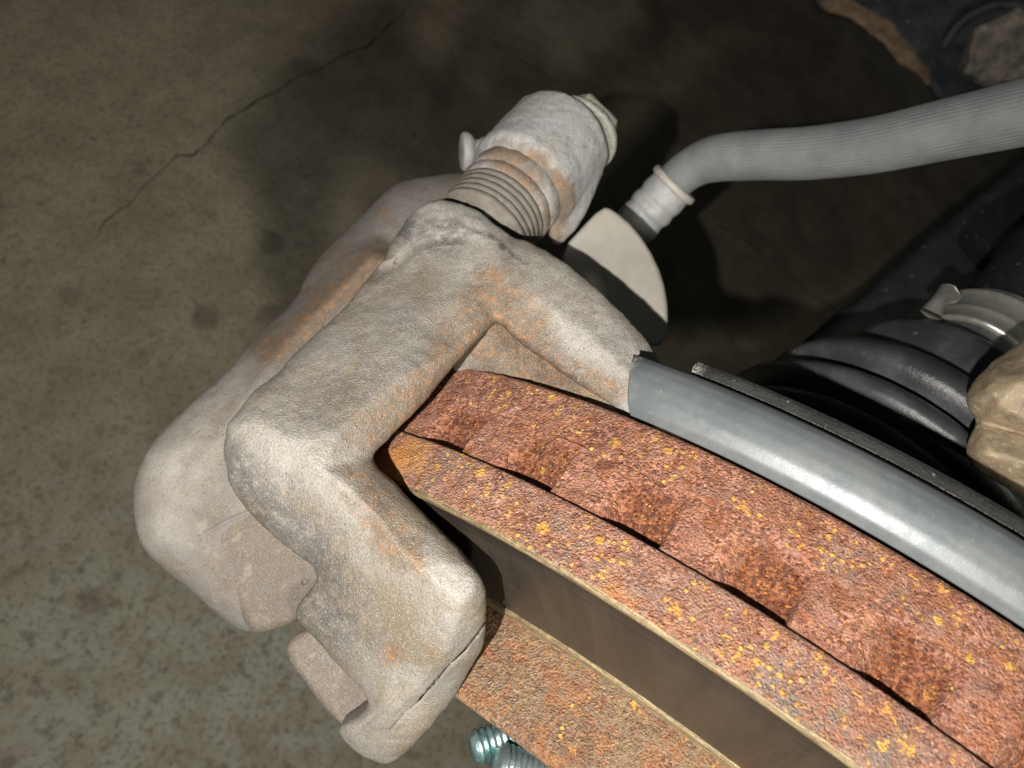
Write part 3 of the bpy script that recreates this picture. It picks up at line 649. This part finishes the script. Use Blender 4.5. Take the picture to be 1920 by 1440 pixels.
# vanes: every pitch is one casting rib and the scooped channel beside it
PITCH = 360 / 52.
def ss(a, b, x): t_ = np.clip((x - a) / (b - a), 0, 1); return t_ * t_ * (3 - 2 * t_)
for i in range(52):
    t0 = 8.47 + PITCH * i
    if 12 < i < 41: continue
    vis = -24 < ((t0 + 180) % 360) - 180 < 30
    nc, nv = (110, 64) if vis else (14, 10)
    cc = np.linspace(0, 1, nc); vv = np.linspace(0, 1, nv) ** 1.15
    Cg, Vg = np.meshgrid(cc, vv, indexing='ij'); Cg = Cg.ravel(); Vg = Vg.ravel()
    jit = random.Random(i).uniform(-.04, .04)
    th = t0 - Cg * PITCH; P3 = RP(th, R0 + 0 * th, -T1 - Vg * 8.2)
    sc_ = ss(.36 + jit, .62 + jit, Cg) * (1 - ss(.95, .995, Cg))
    slope = (1 - Vg) ** 1.25
    dep = .2 + sc_ * (3.3 * slope) + (1 - sc_) * (.45 * slope * (1 + .5 * np.sin(Cg * 9)))
    gap = (.07 + .03 * fbm(P3, .35, 2)) * sc_ + .014 + .012 * fbm(P3, .8, 2)
    dep = dep + 13 * (1 - ss(gap * .75, gap, Vg)) 
    if i == 49:                                      # the channel torn open to a notch
        dep = dep + 6 * np.exp(-((Cg - .52 - Vg * .12) / .028) ** 2) * (1 - ss(.22, .4, Vg))
    V = RP(th, R0 - dep, -T1 - Vg * 8.2)
    ng = fbm(V, .5, 4) * .26 + fbm(V, .14, 2) * .2
    V = V + (ng * ss(.02, .12, Vg))[:, None] * ((V - CR) / np.linalg.norm(V - CR, axis=1)[:, None])
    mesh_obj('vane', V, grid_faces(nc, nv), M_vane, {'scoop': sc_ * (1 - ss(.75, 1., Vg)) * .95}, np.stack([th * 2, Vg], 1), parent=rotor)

# ================================================================== WHEEL HUB STUDS
hub = thing('wheel_hub', 'wheel hub with teal threaded studs under the rotor hat', 'wheel hub', CR)
def stud(u, v, d, ax, rad, mat, L=30, pitch=1.25):
    a = P(u, v, d); prof = [(0., .01), (0.05, rad * .72), (.6, rad * .86)]; s_ = .8
    while s_ < L: prof += [(s_, rad * .88), (s_ + pitch * .3, rad), (s_ + pitch * .5, rad), (s_ + pitch * .8, rad * .88)]; s_ += pitch
    prof += [(L, rad), (L + .1, .01)]
    lathe('stud', a, ax, prof, mat, hub, 48, .12)
stud(884, 1404, 128, [.90, .15, -.3], 2.9, M_stud, 30, 1.1)
stud(925, 1436, 124, [.88, -.35, -.15], 3.9, M_stud2, 30, 1.0)

# ================================================================== DUST SHIELD
shield = thing('dust_shield', 'grey galvanised dust shield curving beside the rusty rotor rim', 'dust shield', RP(np.array(-15.), R0, np.array(-34.)))
def sweep(name, prof, ths, mat, parent, shear=None, thick=1.1, rough=.05, attrs=None, rag=None):
    """open strip swept round the axle with real sheet thickness; shear(k) moves the left end with the profile"""
    pr = np.array(prof, float); k = len(pr); tg = np.gradient(pr, axis=0); nn = np.stack([tg[:, 1], -tg[:, 0]], 1); nn /= np.linalg.norm(nn, axis=1)[:, None]
    if nn[k // 3, 0] < 0: nn = -nn
    loop = np.concatenate([pr, (pr - nn * thick)[::-1]]); kk = np.concatenate([np.arange(k), np.arange(k)[::-1]]) / (k - 1)
    Tg = np.repeat(ths[:, None], 2 * k, 1)
    if shear is not None:
        fr = np.clip((Tg - ths[0]) / (ths[-1] - ths[0]), 0, 1); Tg = Tg + (shear(kk)[None, :]) * (1 - fr)
    Rg = np.repeat(loop[None, :, 0], len(ths), 0); Sg = np.repeat(loop[None, :, 1], len(ths), 0)
    V0 = RP(Tg.ravel(), Rg.ravel(), Sg.ravel()); q = fbm(V0, .12, 3) * rough
    if rag is not None: q = q + fbm(V0, .9, 4) * np.tile(rag(kk), len(ths))
    V = V0 + q[:, None] * (E1 * .7 + N * .5); V = V.reshape(len(ths), 2 * k, 3)
    m = 2 * k; Fl = grid_faces(len(ths), m, cv=True).tolist(); Fl.append(list(range(m))[::-1]); Fl.append([(len(ths) - 1) * m + i for i in range(m)])
    V = V.reshape(-1, 3); at = {n_: g(np.tile(kk, len(ths)), Tg.ravel(), V) for n_, g in (attrs or {}).items()}
    UV = np.stack([np.radians(Tg.ravel()) * 140, np.tile(kk, len(ths)) * 12], 1)
    o = mesh_obj(name, V, Fl, mat, at, UV, parent=parent); fix_normals(o); return o
ths = np.arange(8.1, -60, -.12)
prof = [(R0 + 1.7, -24.7), (R0 + 3.1, -25.4), (R0 + 4.2, -26.7), (R0 + 5.0, -28.3), (R0 + 5.4, -30.), (R0 + 5.3, -31.6), (R0 + 4.8, -32.9), (R0 + 3.9, -33.9), (R0 + 1.6, -34.3), (R0 - 1.5, -34.4)]
prof = np.array(prof); tt = np.linspace(0, len(prof) - 1, 60); prof = np.stack([np.interp(tt, np.arange(len(prof)), prof[:, i]) for i in (0, 1)], 1)
for _ in range(2): prof[1:-1] = (prof[:-2] + 2 * prof[1:-1] + prof[2:]) / 4
sweep('lip', prof, ths, M_shield, shield, lambda k: -1.0 + 1.9 * np.clip(k * 1.35, 0, 1), 1.1, .03,
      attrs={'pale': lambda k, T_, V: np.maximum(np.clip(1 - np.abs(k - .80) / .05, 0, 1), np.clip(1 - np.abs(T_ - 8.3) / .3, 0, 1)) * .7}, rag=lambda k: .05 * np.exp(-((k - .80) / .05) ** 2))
ths2 = np.arange(5.6, -60, -.12)
prof2 = [(R0 + 1.4, -35.1), (R0 + 2.8, -35.2), (R0 + 3.5, -35.6), (R0 + 3.6, -36.2), (R0 + 3.3, -37.1), (R0 + 2.2, -37.6), (R0 - 6, -38.2), (R0 - 30, -38.2)]
prof2 = np.array(prof2); tt = np.linspace(0, len(prof2) - 1, 40); prof2 = np.stack([np.interp(tt, np.arange(len(prof2)), prof2[:, i]) for i in (0, 1)], 1)
sweep('backing_flange', prof2, ths2, M_flange, shield, None, 1., .15,
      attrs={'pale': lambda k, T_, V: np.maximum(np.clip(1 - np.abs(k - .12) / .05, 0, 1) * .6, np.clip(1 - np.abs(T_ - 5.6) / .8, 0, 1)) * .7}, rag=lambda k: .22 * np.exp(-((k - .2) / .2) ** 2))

# ================================================================== CALIPER BRACKET
brk = thing('caliper_bracket', 'pale grey cast bracket wrapping over the rusty rotor edge', 'caliper bracket', P(700, 1430, 130))
out_main = [(722, 486), (738, 448), (762, 412), (786, 386), (820, 374), (862, 380), (905, 402), (950, 438), (964, 447), (990, 452), (1022, 470), (1060, 492), (1110, 535), (1170, 590), (1215, 640), (1245, 685), (1262, 740), (1240, 800), (1190, 800),
            (1150, 762), (1060, 706), (985, 650), (930, 598), (880, 652), (810, 736), (745, 806), (697, 856), (708, 880), (800, 968), (868, 1040), (902, 1080), (914, 1112), (911, 1165), (908, 1205), (850, 1308), (772, 1402), (732, 1437), (690, 1426),
            (648, 1392), (630, 1364), (655, 1350), (690, 1330), (690, 1306), (620, 1228), (551, 1156), (558, 1130), (598, 1088), (584, 1060), (525, 1018), (458, 950), (430, 905), (418, 850), (428, 796), (470, 742), (520, 696), (580, 636), (640, 586), (684, 530)]
ctl_main = [(722, 486, 129), (762, 412, 131.5), (820, 374, 132.5), (905, 402, 132.5), (964, 447, 131), (1022, 470, 129.6), (1110, 535, 126), (1170, 590, 123), (1245, 685, 118.5), (1262, 740, 117), (1190, 800, 114),
            (1150, 762, 115.6), (1060, 706, 119.2), (985, 650, 122.0), (930, 598, 123.4), (880, 652, 119), (810, 736, 114.8), (697, 856, 108.5),
            (960, 520, 125.2), (1060, 590, 121.4), (1150, 670, 117.2), (1215, 740, 114.4), (1010, 560, 123), (900, 545, 124),
            (800, 425, 130), (850, 420, 130.2), (900, 440, 129.8), (800, 462, 129.8), (850, 470, 129.0), (740, 510, 127.4), (850, 510, 126.2), (770, 600, 119.4), (700, 560, 123.6), (660, 715, 111.2), (600, 660, 116.2), (760, 700, 112.4), (545, 825, 104.8), (480, 790, 107), (600, 880, 103.0), (640, 800, 105.8),
            (640, 586, 121.5), (520, 696, 115), (428, 796, 108.6), (418, 850, 108.4), (470, 850, 106.4), (458, 950, 110), (525, 1018, 109.6), (594, 1092, 109.6), (556, 1152, 111.2), (540, 930, 106.4), (610, 1010, 105.9), (680, 1080, 104.6),
            (640, 905, 102.6), (700, 960, 101.6), (760, 1040, 98.6), (820, 1095, 96.8), (868, 1130, 95.8), (800, 968, 104), (902, 1080, 97.0), (860, 1060, 98), (735, 925, 105.), (914, 1112, 98),
            (640, 1160, 108.2), (720, 1140, 103.8), (700, 1240, 107.8), (620, 1228, 111.4), (690, 1306, 111.8), (770, 1200, 101.8), (835, 1225, 100.4), (775, 1300, 106.6), (720, 1350, 110.4), (668, 1366, 113.6), (725, 1290, 108.0),
            (911, 1165, 100.4), (860, 1236, 103), (790, 1310, 108.6), (728, 1374, 112.4), (630, 1364, 115.6), (908, 1205, 103), (850, 1308, 109.4), (772, 1402, 113.6), (732, 1437, 115.6), (690, 1426, 116), (648, 1392, 116), (830, 1290, 107.6), (745, 1400, 113.4)]
seam = [(916, 1158), (898, 1186), (868, 1222), (838, 1250), (812, 1282), (786, 1312)]
seam2 = [(786, 1312), (758, 1336), (730, 1368)]
crease = [(772, 1246), (752, 1288), (716, 1334), (672, 1366)]
sh_main = shell(out_main, ctl_main, 12., 2.5, 4., 2, [(seam, 3.2, 5.), (seam2, 3.0, .5), (crease, 6., .35), ([(700, 520), (722, 505), (745, 497), (768, 470), (800, 452), (835, 447), (870, 446)], 13, .9)], 9., 1.6)
sh_web = shell([(905, 560), (990, 640), (1062, 694), (1155, 752), (1200, 800), (1120, 790), (1000, 745), (900, 722), (850, 700), (850, 620)],
               [(905, 560, 126), (990, 640, 124.2), (1062, 694, 121.2), (1155, 752, 117.2), (1200, 800, 115), (1120, 790, 118.5), (1000, 745, 125.5), (900, 722, 129.5), (850, 700, 131.5), (850, 620, 130), (930, 640, 128.2), (1010, 690, 124.6)], 7., 1., 5., 2, (), 6.)
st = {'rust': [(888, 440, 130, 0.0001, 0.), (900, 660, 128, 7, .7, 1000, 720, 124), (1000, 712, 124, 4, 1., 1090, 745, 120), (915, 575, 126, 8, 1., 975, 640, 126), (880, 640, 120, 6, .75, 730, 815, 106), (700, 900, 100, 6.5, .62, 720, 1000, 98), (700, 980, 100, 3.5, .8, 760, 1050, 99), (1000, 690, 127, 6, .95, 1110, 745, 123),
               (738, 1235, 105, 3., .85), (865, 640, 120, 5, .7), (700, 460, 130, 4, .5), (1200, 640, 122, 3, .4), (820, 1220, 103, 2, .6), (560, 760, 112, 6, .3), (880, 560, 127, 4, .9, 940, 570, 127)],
      'dirt': [(960, 640, 126, 4.5, .9, 1060, 715, 122), (890, 680, 129, 5, .8), (868, 428, 130, .7, .9, 930, 455, 129), (930, 455, 129, .7, .9, 985, 500, 128), (455, 900, 111, 6.5, .62, 590, 1050, 109), (600, 1040, 108, 5.5, .55, 640, 1190, 108), (480, 850, 109, 4, .4), (640, 760, 112, 5, .35), (740, 440, 131, 3, .8, 850, 445, 128), (960, 610, 130, 4.5, 1., 990, 660, 131), (720, 930, 100, 3, .5), (620, 1160, 109, 6, .75)],
      'pale': [(800, 390, 130, 5.5, 1., 930, 440, 130), (1050, 560, 127, 12, .8, 1200, 720, 122), (470, 790, 108, 6, .5, 560, 850, 104), (850, 1100, 97, 5, .6, 740, 1040, 99), (900, 520, 128, 8, .6), (760, 1300, 110, 6, .5), (600, 860, 103, 5, .5, 740, 1060, 99)]}
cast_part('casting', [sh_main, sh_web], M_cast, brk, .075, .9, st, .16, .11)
# ================================================================== BRAKE PAD
pad = thing('brake_pad', 'brown dusty brake pad tab poking out below the bracket', 'brake pad', P(650, 1330, 135))
sdf_part('backing_plate', solid([(Slab([(530, 1222, 124), (548, 1190, 125), (590, 1170, 126), (700, 1180, 126), (770, 1270, 124), (715, 1345, 123), (655, 1370, 122), (628, 1350, 122), (575, 1285, 123)], 4.5, 1.6), 0, '+')]),
         M_finger, pad, .4, .07, .5, {'rust': [(670, 1300, 121, 2.5, .5)]})
sdf_part('friction_lining', solid([(Slab([(600, 1200, 130.5), (720, 1190, 130.5), (790, 1260, 128), (720, 1330, 128), (670, 1330, 128)], 7, 1.), 0, '+')]), M_arm, pad, .8, .15)

# ================================================================== BRAKE CALIPER
cal = thing('brake_caliper', 'large dusty grey caliper body behind the bracket with round corner', 'brake caliper', P(450, 1180, 165))
out_c = [(915, 318), (830, 326), (748, 338), (715, 365), (688, 395), (640, 440), (598, 482), (572, 522), (556, 562), (500, 612), (460, 650), (436, 688), (345, 768), (300, 812), (270, 850), (252, 900), (248, 940), (256, 1000), (272, 1035), (300, 1062), (325, 1082), (350, 1100), (400, 1145), (440, 1178), (470, 1188), (510, 1182), (560, 1160), (700, 1150), (700, 900), (780, 640), (920, 500), (980, 400)]
ctl_c = [(905, 318, 169), (748, 338, 166), (688, 395, 164), (598, 482, 160), (560, 545, 155), (436, 688, 143), (345, 768, 137), (270, 850, 132.6), (250, 925, 131.6), (256, 1000, 131.6), (340, 1096, 133.6), (455, 1186, 137), (560, 1160, 138.5), (700, 1150, 139),
         (700, 400, 161.5), (640, 480, 158), (700, 478, 151.5), (700, 440, 159), (620, 560, 147.5), (590, 530, 155), (540, 640, 143), (480, 720, 138), (400, 830, 132.6), (330, 930, 130.2), (400, 960, 131.2), (850, 400, 163), (800, 500, 158), (740, 520, 154), (660, 600, 149.5),
         (760, 640, 152), (680, 760, 146), (600, 860, 140), (550, 912, 134.2), (388, 992, 132.4), (470, 952, 133.2), (430, 1080, 134.5), (620, 1000, 136.5), (300, 1000, 131.0), (360, 1050, 132.6)]
cast_part('body', [shell(out_c, ctl_c, 16., 5.5, 5., 4, [([(385, 1000), (430, 975), (500, 945), (562, 920)], 4, .35)], 14.)], M_cast2, cal, .05, .7, {'rust': [(700, 480, 151, 5, .85, 500, 660, 142), (640, 480, 161, 5, .5), (720, 400, 164, 4, .6), (600, 560, 148, 5, .6), (850, 340, 167, 4, .35)],
         'dirt': [(600, 500, 160, 4, .4), (520, 720, 140, 8, .35, 380, 880, 132)], 'pale': [(300, 870, 130, 8, .7, 420, 720, 138), (280, 1000, 130, 6, .5)]}, .12, .1)
fing = sdf_part('finger', solid([(Slab([(388, 990), (562, 922), (640, 1000), (620, 1120), (560, 1164), (500, 1188), (468, 1188), (440, 1130), (408, 1050)], 6, 1.8, pl=[(388, 1000, 132.5), (560, 930, 133.9), (500, 1170, 137.0)]), 0, '+'),
         (Cap(P(571, 1092, 131.5), P(571, 1092, 140), .4, .4), .4, '-')]), M_finger, cal, .4, .06, .5, {'rust': [(470, 940, 133, 4, .35)]})
# piston housing: cylinder whose back edge is seen beside the bracket
ph = solid([(Slab([(1050, 470, 160), (1128, 386, 166), (1150, 392, 166), (1192, 428, 165), (1232, 490, 163), (1251, 550, 161), (1254, 620, 159), (1235, 660, 156), (1150, 620, 154), (1060, 520, 156)], 16, 1.0), 0, '+')])
sdf_part('piston_housing', ph, M_disk, cal, .5, .03, .3)
# slide-pin ear, boss, bolt
A0 = P(912, 424, 149); A1 = P(1048, 262, 164); AX = (A1 - A0) / np.linalg.norm(A1 - A0)
LB = np.linalg.norm(A1 - A0)
boot = thing('slide_pin', 'slide pin with ribbed brown rubber boot between bracket and caliper ear', 'slide pin', A0)
prof = [(-11, 1.), (-10.9, 8.4), (-2.4, 9.4)]
for k in range(5): b = -2.4 + k * 1.55; prof += [(b + .05, 9.5 - k * .05), (b + .4, 9.8), (b + 1.25, 9.75), (b + 1.42, 9.5), (b + 1.47, 8.9), (b + 1.55, 8.9)]
prof += [(6, 8.6), (6.1, 1)]
lathe('rubber_boot', A0, AX, prof, M_boot, boot, 96, .10)
lathe('hex_collar', A0, AX, [(5.3, 2), (5.35, 9.5), (5.8, 9.9), (7.4, 10.1), (7.8, 9.8), (7.95, 9.5), (8.1, 9.9), (11.6, 10.1), (12.2, 9.7), (18, 9.2), (18.1, 2)], M_alu, boot, 6 * 12, .22,
      attrs={'rust': lambda V: np.clip(.95 + .5 * fbm(V, .15, 2), 0, 1)}, rs=.35)
ear = solid([(Cyl(A0 + AX * 12.8, A0 + AX * (LB + 1.2), 11.6, 2.2), 0, '+'), (Cyl(A0 + AX * 10.5, A0 + AX * 18, 9.9, 1.8), 3., '+'),
             (Slab([(1030, 350), (1132, 300), (1108, 390), (1066, 450), (1040, 464), (1026, 440)], 10, 2., pl=[(1030, 350, 155), (1130, 320, 160), (1045, 460, 156)]), 2., '+')])
sdf_part('slide_ear', ear, M_alu, cal, .45, .14, .4, {'rust': [(930, 290, 153, 3.2, 1., 1000, 300, 150), (1000, 300, 150, 3.2, 1., 1060, 365, 151), (1060, 365, 151, 4, 1., 1030, 450, 156)], 'pale': [(1000, 235, 160, 8, .9)]}, .15)
BO = A0 + AX * (LB + 1.0); BP = BO + np.array([3.4, .2, -.5]); 
px_ = np.cross(AX, [0, 0, 1.]); px_ /= np.linalg.norm(px_); py_ = np.cross(AX, px_)
class HexOn:
    def __init__(s, c, r, h, rr): s.c, s.r, s.h, s.rr = c, r, h, rr; s.Q = np.array([[r * math.cos(math.radians(60 * k + 12)), r * math.sin(math.radians(60 * k + 12))] for k in range(6)]); s.lo = c - r - h; s.hi = c + r + h
    def __call__(s, p):
        q = p - s.c; uv = np.stack([q @ px_, q @ py_], 1); d2 = poly2d(uv, s.Q) + s.rr; dz = np.abs(q @ AX - s.h / 2) - s.h / 2 + s.rr
        return np.minimum(np.maximum(d2, dz), 0) + np.hypot(np.maximum(d2, 0), np.maximum(dz, 0)) - s.rr
bolt = sdf_part('pin_bolt', solid([(Cyl(BP, BP + AX * 1.6, 9.0, .6), 0, '+'), (HexOn(BP + AX * .8, 8.2, 5.0, 1.9), .4, '+')]), M_bolt, boot, .35, .12, .4)
# bleeder nipple
nip = lathe('bleeder_nipple', P(866, 285, 196), [1, .06, -.22], smooth_prof([(-.3, .2), (-.2, 4.2), (.2, 4.8), (1.6, 4.9), (2.6, 4.2), (3.2, 3.1), (4.6, 3.0), (5.2, 3.7), (9, 3.8), (9.2, 3.2), (16, 3.4), (16.2, .2)], 1), M_nip, cal, 40, .15)

# ================================================================== BRAKE HOSE
hose = thing('brake_hose', 'grey ribbed rubber brake hose with crimped metal end', 'brake hose', P(1205, 430, 205))
tube('hose', [P(1232, 388, 203), P(1266, 340, 200), P(1302, 312, 197), P(1345, 297, 193), P(1420, 291, 187), P(1520, 287, 179), P(1640, 272, 168), P(1760, 246, 156), P(1880, 220, 144), P(2050, 182, 128), P(2300, 120, 110)],
     [4.7, 4.9, 5.2, 5.7, 5.9, 6.0, 6.0, 6.0, 6.0, 6.0, 6.0], M_hose, hose, 224, 46, .008, rough=.03)
fa = P(1186, 428, 207); fb = P(1264, 346, 201); fx = fb - fa; fl = np.linalg.norm(fx)
lathe('ferrule', fa, fx, smooth_prof([(-.5, .1), (-.4, 5.6), (1.5, 6.1), (4, 6.0), (5.2, 5.5), (6.4, 6.2), (8, 6.2), (9.2, 5.7), (10.4, 6.2), (12, 6.2), (fl - .6, 5.8), (fl + .2, 5.8)], 2), M_ferrule, hose, 56, .22)
lathe('ferrule_lip', fb, fx, smooth_prof([(-1.3, 5.0), (-1.2, 6.6), (-.3, 7.0), (.9, 6.7), (1.0, 5.4), (-.5, 5.0)], 2), M_ferlip, hose, 56, .12)

# ================================================================== CV BOOT, CLAMP, SHAFT
b0 = np.array([73.26, -26.32, -165.]); bx = np.array([.712, .612, -.343]); bx /= np.linalg.norm(bx); bl = 56.; b1 = b0 + bx * bl
cv = thing('axle_shaft', 'black axle shaft with ribbed rubber boot and steel clamp', 'axle shaft', b0)
pr = [(-40, 30), (-15, 36), (-9.5, 36), (-7, 30), (-4.6, 35.6), (-2.8, 35.6), (-1.4, 30), (.6, 37), (4, 37), (7.5, 33), (9.6, 26.8), (12.4, 33.3), (15.6, 33.4), (20, 31), (23, 23.6), (26, 24.2), (31, 24.6), (36, 24.2), (38.6, 21), (40.5, 16), (46, 14.8), (50, 14.2), (62, 14.)]
lathe('boot', b0, bx, smooth_prof(pr, 2), M_rubber, cv, 128, .06)
cl = lathe('clamp', b0, bx, smooth_prof([(48.5, 13), (48.5, 14.9), (49.3, 15.6), (50.4, 15.1), (52.5, 15.), (53.4, 15.5), (54.3, 15.), (58, 15.), (59.2, 15.8), (60.2, 15.), (60.3, 13)], 1), M_clampz, cv, 96, .06)
e0 = P(1744, 590, 166); e1_ = P(1778, 552, 168)
tube('clamp_ear', [e0, e0 * .45 + e1_ * .55 + np.array([-.8, .4, 1]), e1_], [2.3, 1.6, 2.5], M_clampz, cl, 20, rough=.25)
lathe('shaft', b0, bx, [(60, 12.6), (66, 12.2), (100, 12.2), (300, 12.2)], M_arm, cv, 64, .1)

# ================================================================== KNUCKLE
kn = thing('steering_knuckle', 'tan crusted lumpy knuckle casting at the right edge', 'steering knuckle', P(1900, 930, 125))
kv = shell([(1925, 632), (1880, 664), (1850, 690), (1825, 716), (1808, 755), (1836, 790), (1816, 825), (1811, 856), (1832, 886), (1870, 905), (1930, 938), (2120, 990), (2140, 560), (1990, 600)],
   [(1925, 632, 124), (1850, 690, 122), (1808, 755, 121), (1862, 738, 117), (1836, 790, 122), (1885, 803, 120.5), (1990, 835, 119.5), (1880, 762, 116), (1912, 716, 114.8), (2000, 756, 113), (1962, 812, 115), (1856, 850, 117.6), (1814, 850, 121), (1930, 868, 115),
    (1870, 905, 121), (1930, 938, 121), (2120, 990, 119), (2140, 560, 120), (1985, 905, 117), (1940, 680, 118)], 22., 3.0, 5., 1, [([(1832, 790), (1885, 803), (1990, 836)], 5, .9)], 10., 1.5)
cast_part('casting', [kv], M_knuckle, kn, .12, .6, None, .2, .12)

# ================================================================== SUSPENSION ARM + SUBFRAME
arm = thing('suspension_arm', 'black painted suspension arm under the hose and behind the boot', 'suspension arm', P(1600, 900, 300))
sdf_part('beam', solid([(Slab([(1300, 860, 268), (1445, 705, 272), (1500, 640, 275), (1610, 548, 280), (1745, 430, 288), (1860, 335, 296), (1960, 250, 302), (2300, 120, 310), (2400, 900, 300), (2000, 1100, 270), (1500, 1100, 255)], 26, 6.), 0, '+'),
   (Slab([(1850, 470, 270), (1900, 420, 272), (2050, 350, 272), (2100, 520, 270), (1920, 560, 268), (1862, 500, 269)], 9, 3), 2, '+')]), M_arm, arm, 1.6, .5, .12, None)
sub = thing('subframe', 'black subframe corner with rust along its frayed edge', 'subframe', P(1750, 200, 330))
sdf_part('rail', solid([(Slab([(1460, -120, 318), (1528, 14, 318), (1545, 22, 317), (1580, 18, 317), (1640, 40, 316), (1705, 105, 314), (1742, 165, 312), (1762, 195, 312), (1900, 190, 308), (2150, 150, 305), (2200, -150, 310)], 30, 4.), 0, '+')]), M_frame, sub, 1.5, .9, .12)
sdf_part('rusty_seam', solid([(Slab([(1530, 6, 316.5), (1548, -12, 316.5), (1600, -8, 316), (1660, 30, 314.5), (1712, 82, 313), (1748, 135, 311.5), (1745, 168, 311), (1700, 128, 312.5), (1650, 75, 314), (1600, 38, 315.5)], 7, 2.), 0, '+')]), M_rustflange, sub, 1., 1.6, .12)
SN = np.array([-.25, -.3, .92]); SN /= np.linalg.norm(SN)
sb = thing('subframe_bolt', 'corroded hex bolt head in a dark round recess of the subframe', 'bolt', P(1862, 105, 306))
lathe('washer', P(1862, 105, 311), SN, smooth_prof([(-3, 3), (-3, 21), (1.0, 21), (2.2, 19.4), (1.6, 17.5), (.6, 16.8), (.5, 3)], 2), M_frame, sb, 72, .3)
hx = P(1872, 100, 309); 
x_ = np.cross(SN, [0, 1, 0]); x_ /= np.linalg.norm(x_); y_ = np.cross(SN, x_)
class Hex:
    def __init__(s, c, r, h): s.c, s.r, s.h = c, r, h; s.Q = np.array([[r * math.cos(math.radians(60 * k + 22)), r * math.sin(math.radians(60 * k + 22))] for k in range(6)]); s.lo = c - r - h; s.hi = c + r + h
    def __call__(s, p):
        q = p - s.c; uv = np.stack([q @ x_, q @ y_], 1); d2 = poly2d(uv, s.Q) + 1.5; dz = np.abs(q @ SN - s.h / 2) - s.h / 2 + 1.5
        return np.minimum(np.maximum(d2, dz), 0) + np.hypot(np.maximum(d2, 0), np.maximum(dz, 0)) - 1.5
sdf_part('hex_head', solid([(Hex(hx, 15.5, 11), 0, '+')]), M_oldbolt, sb, .8, .6, .2)
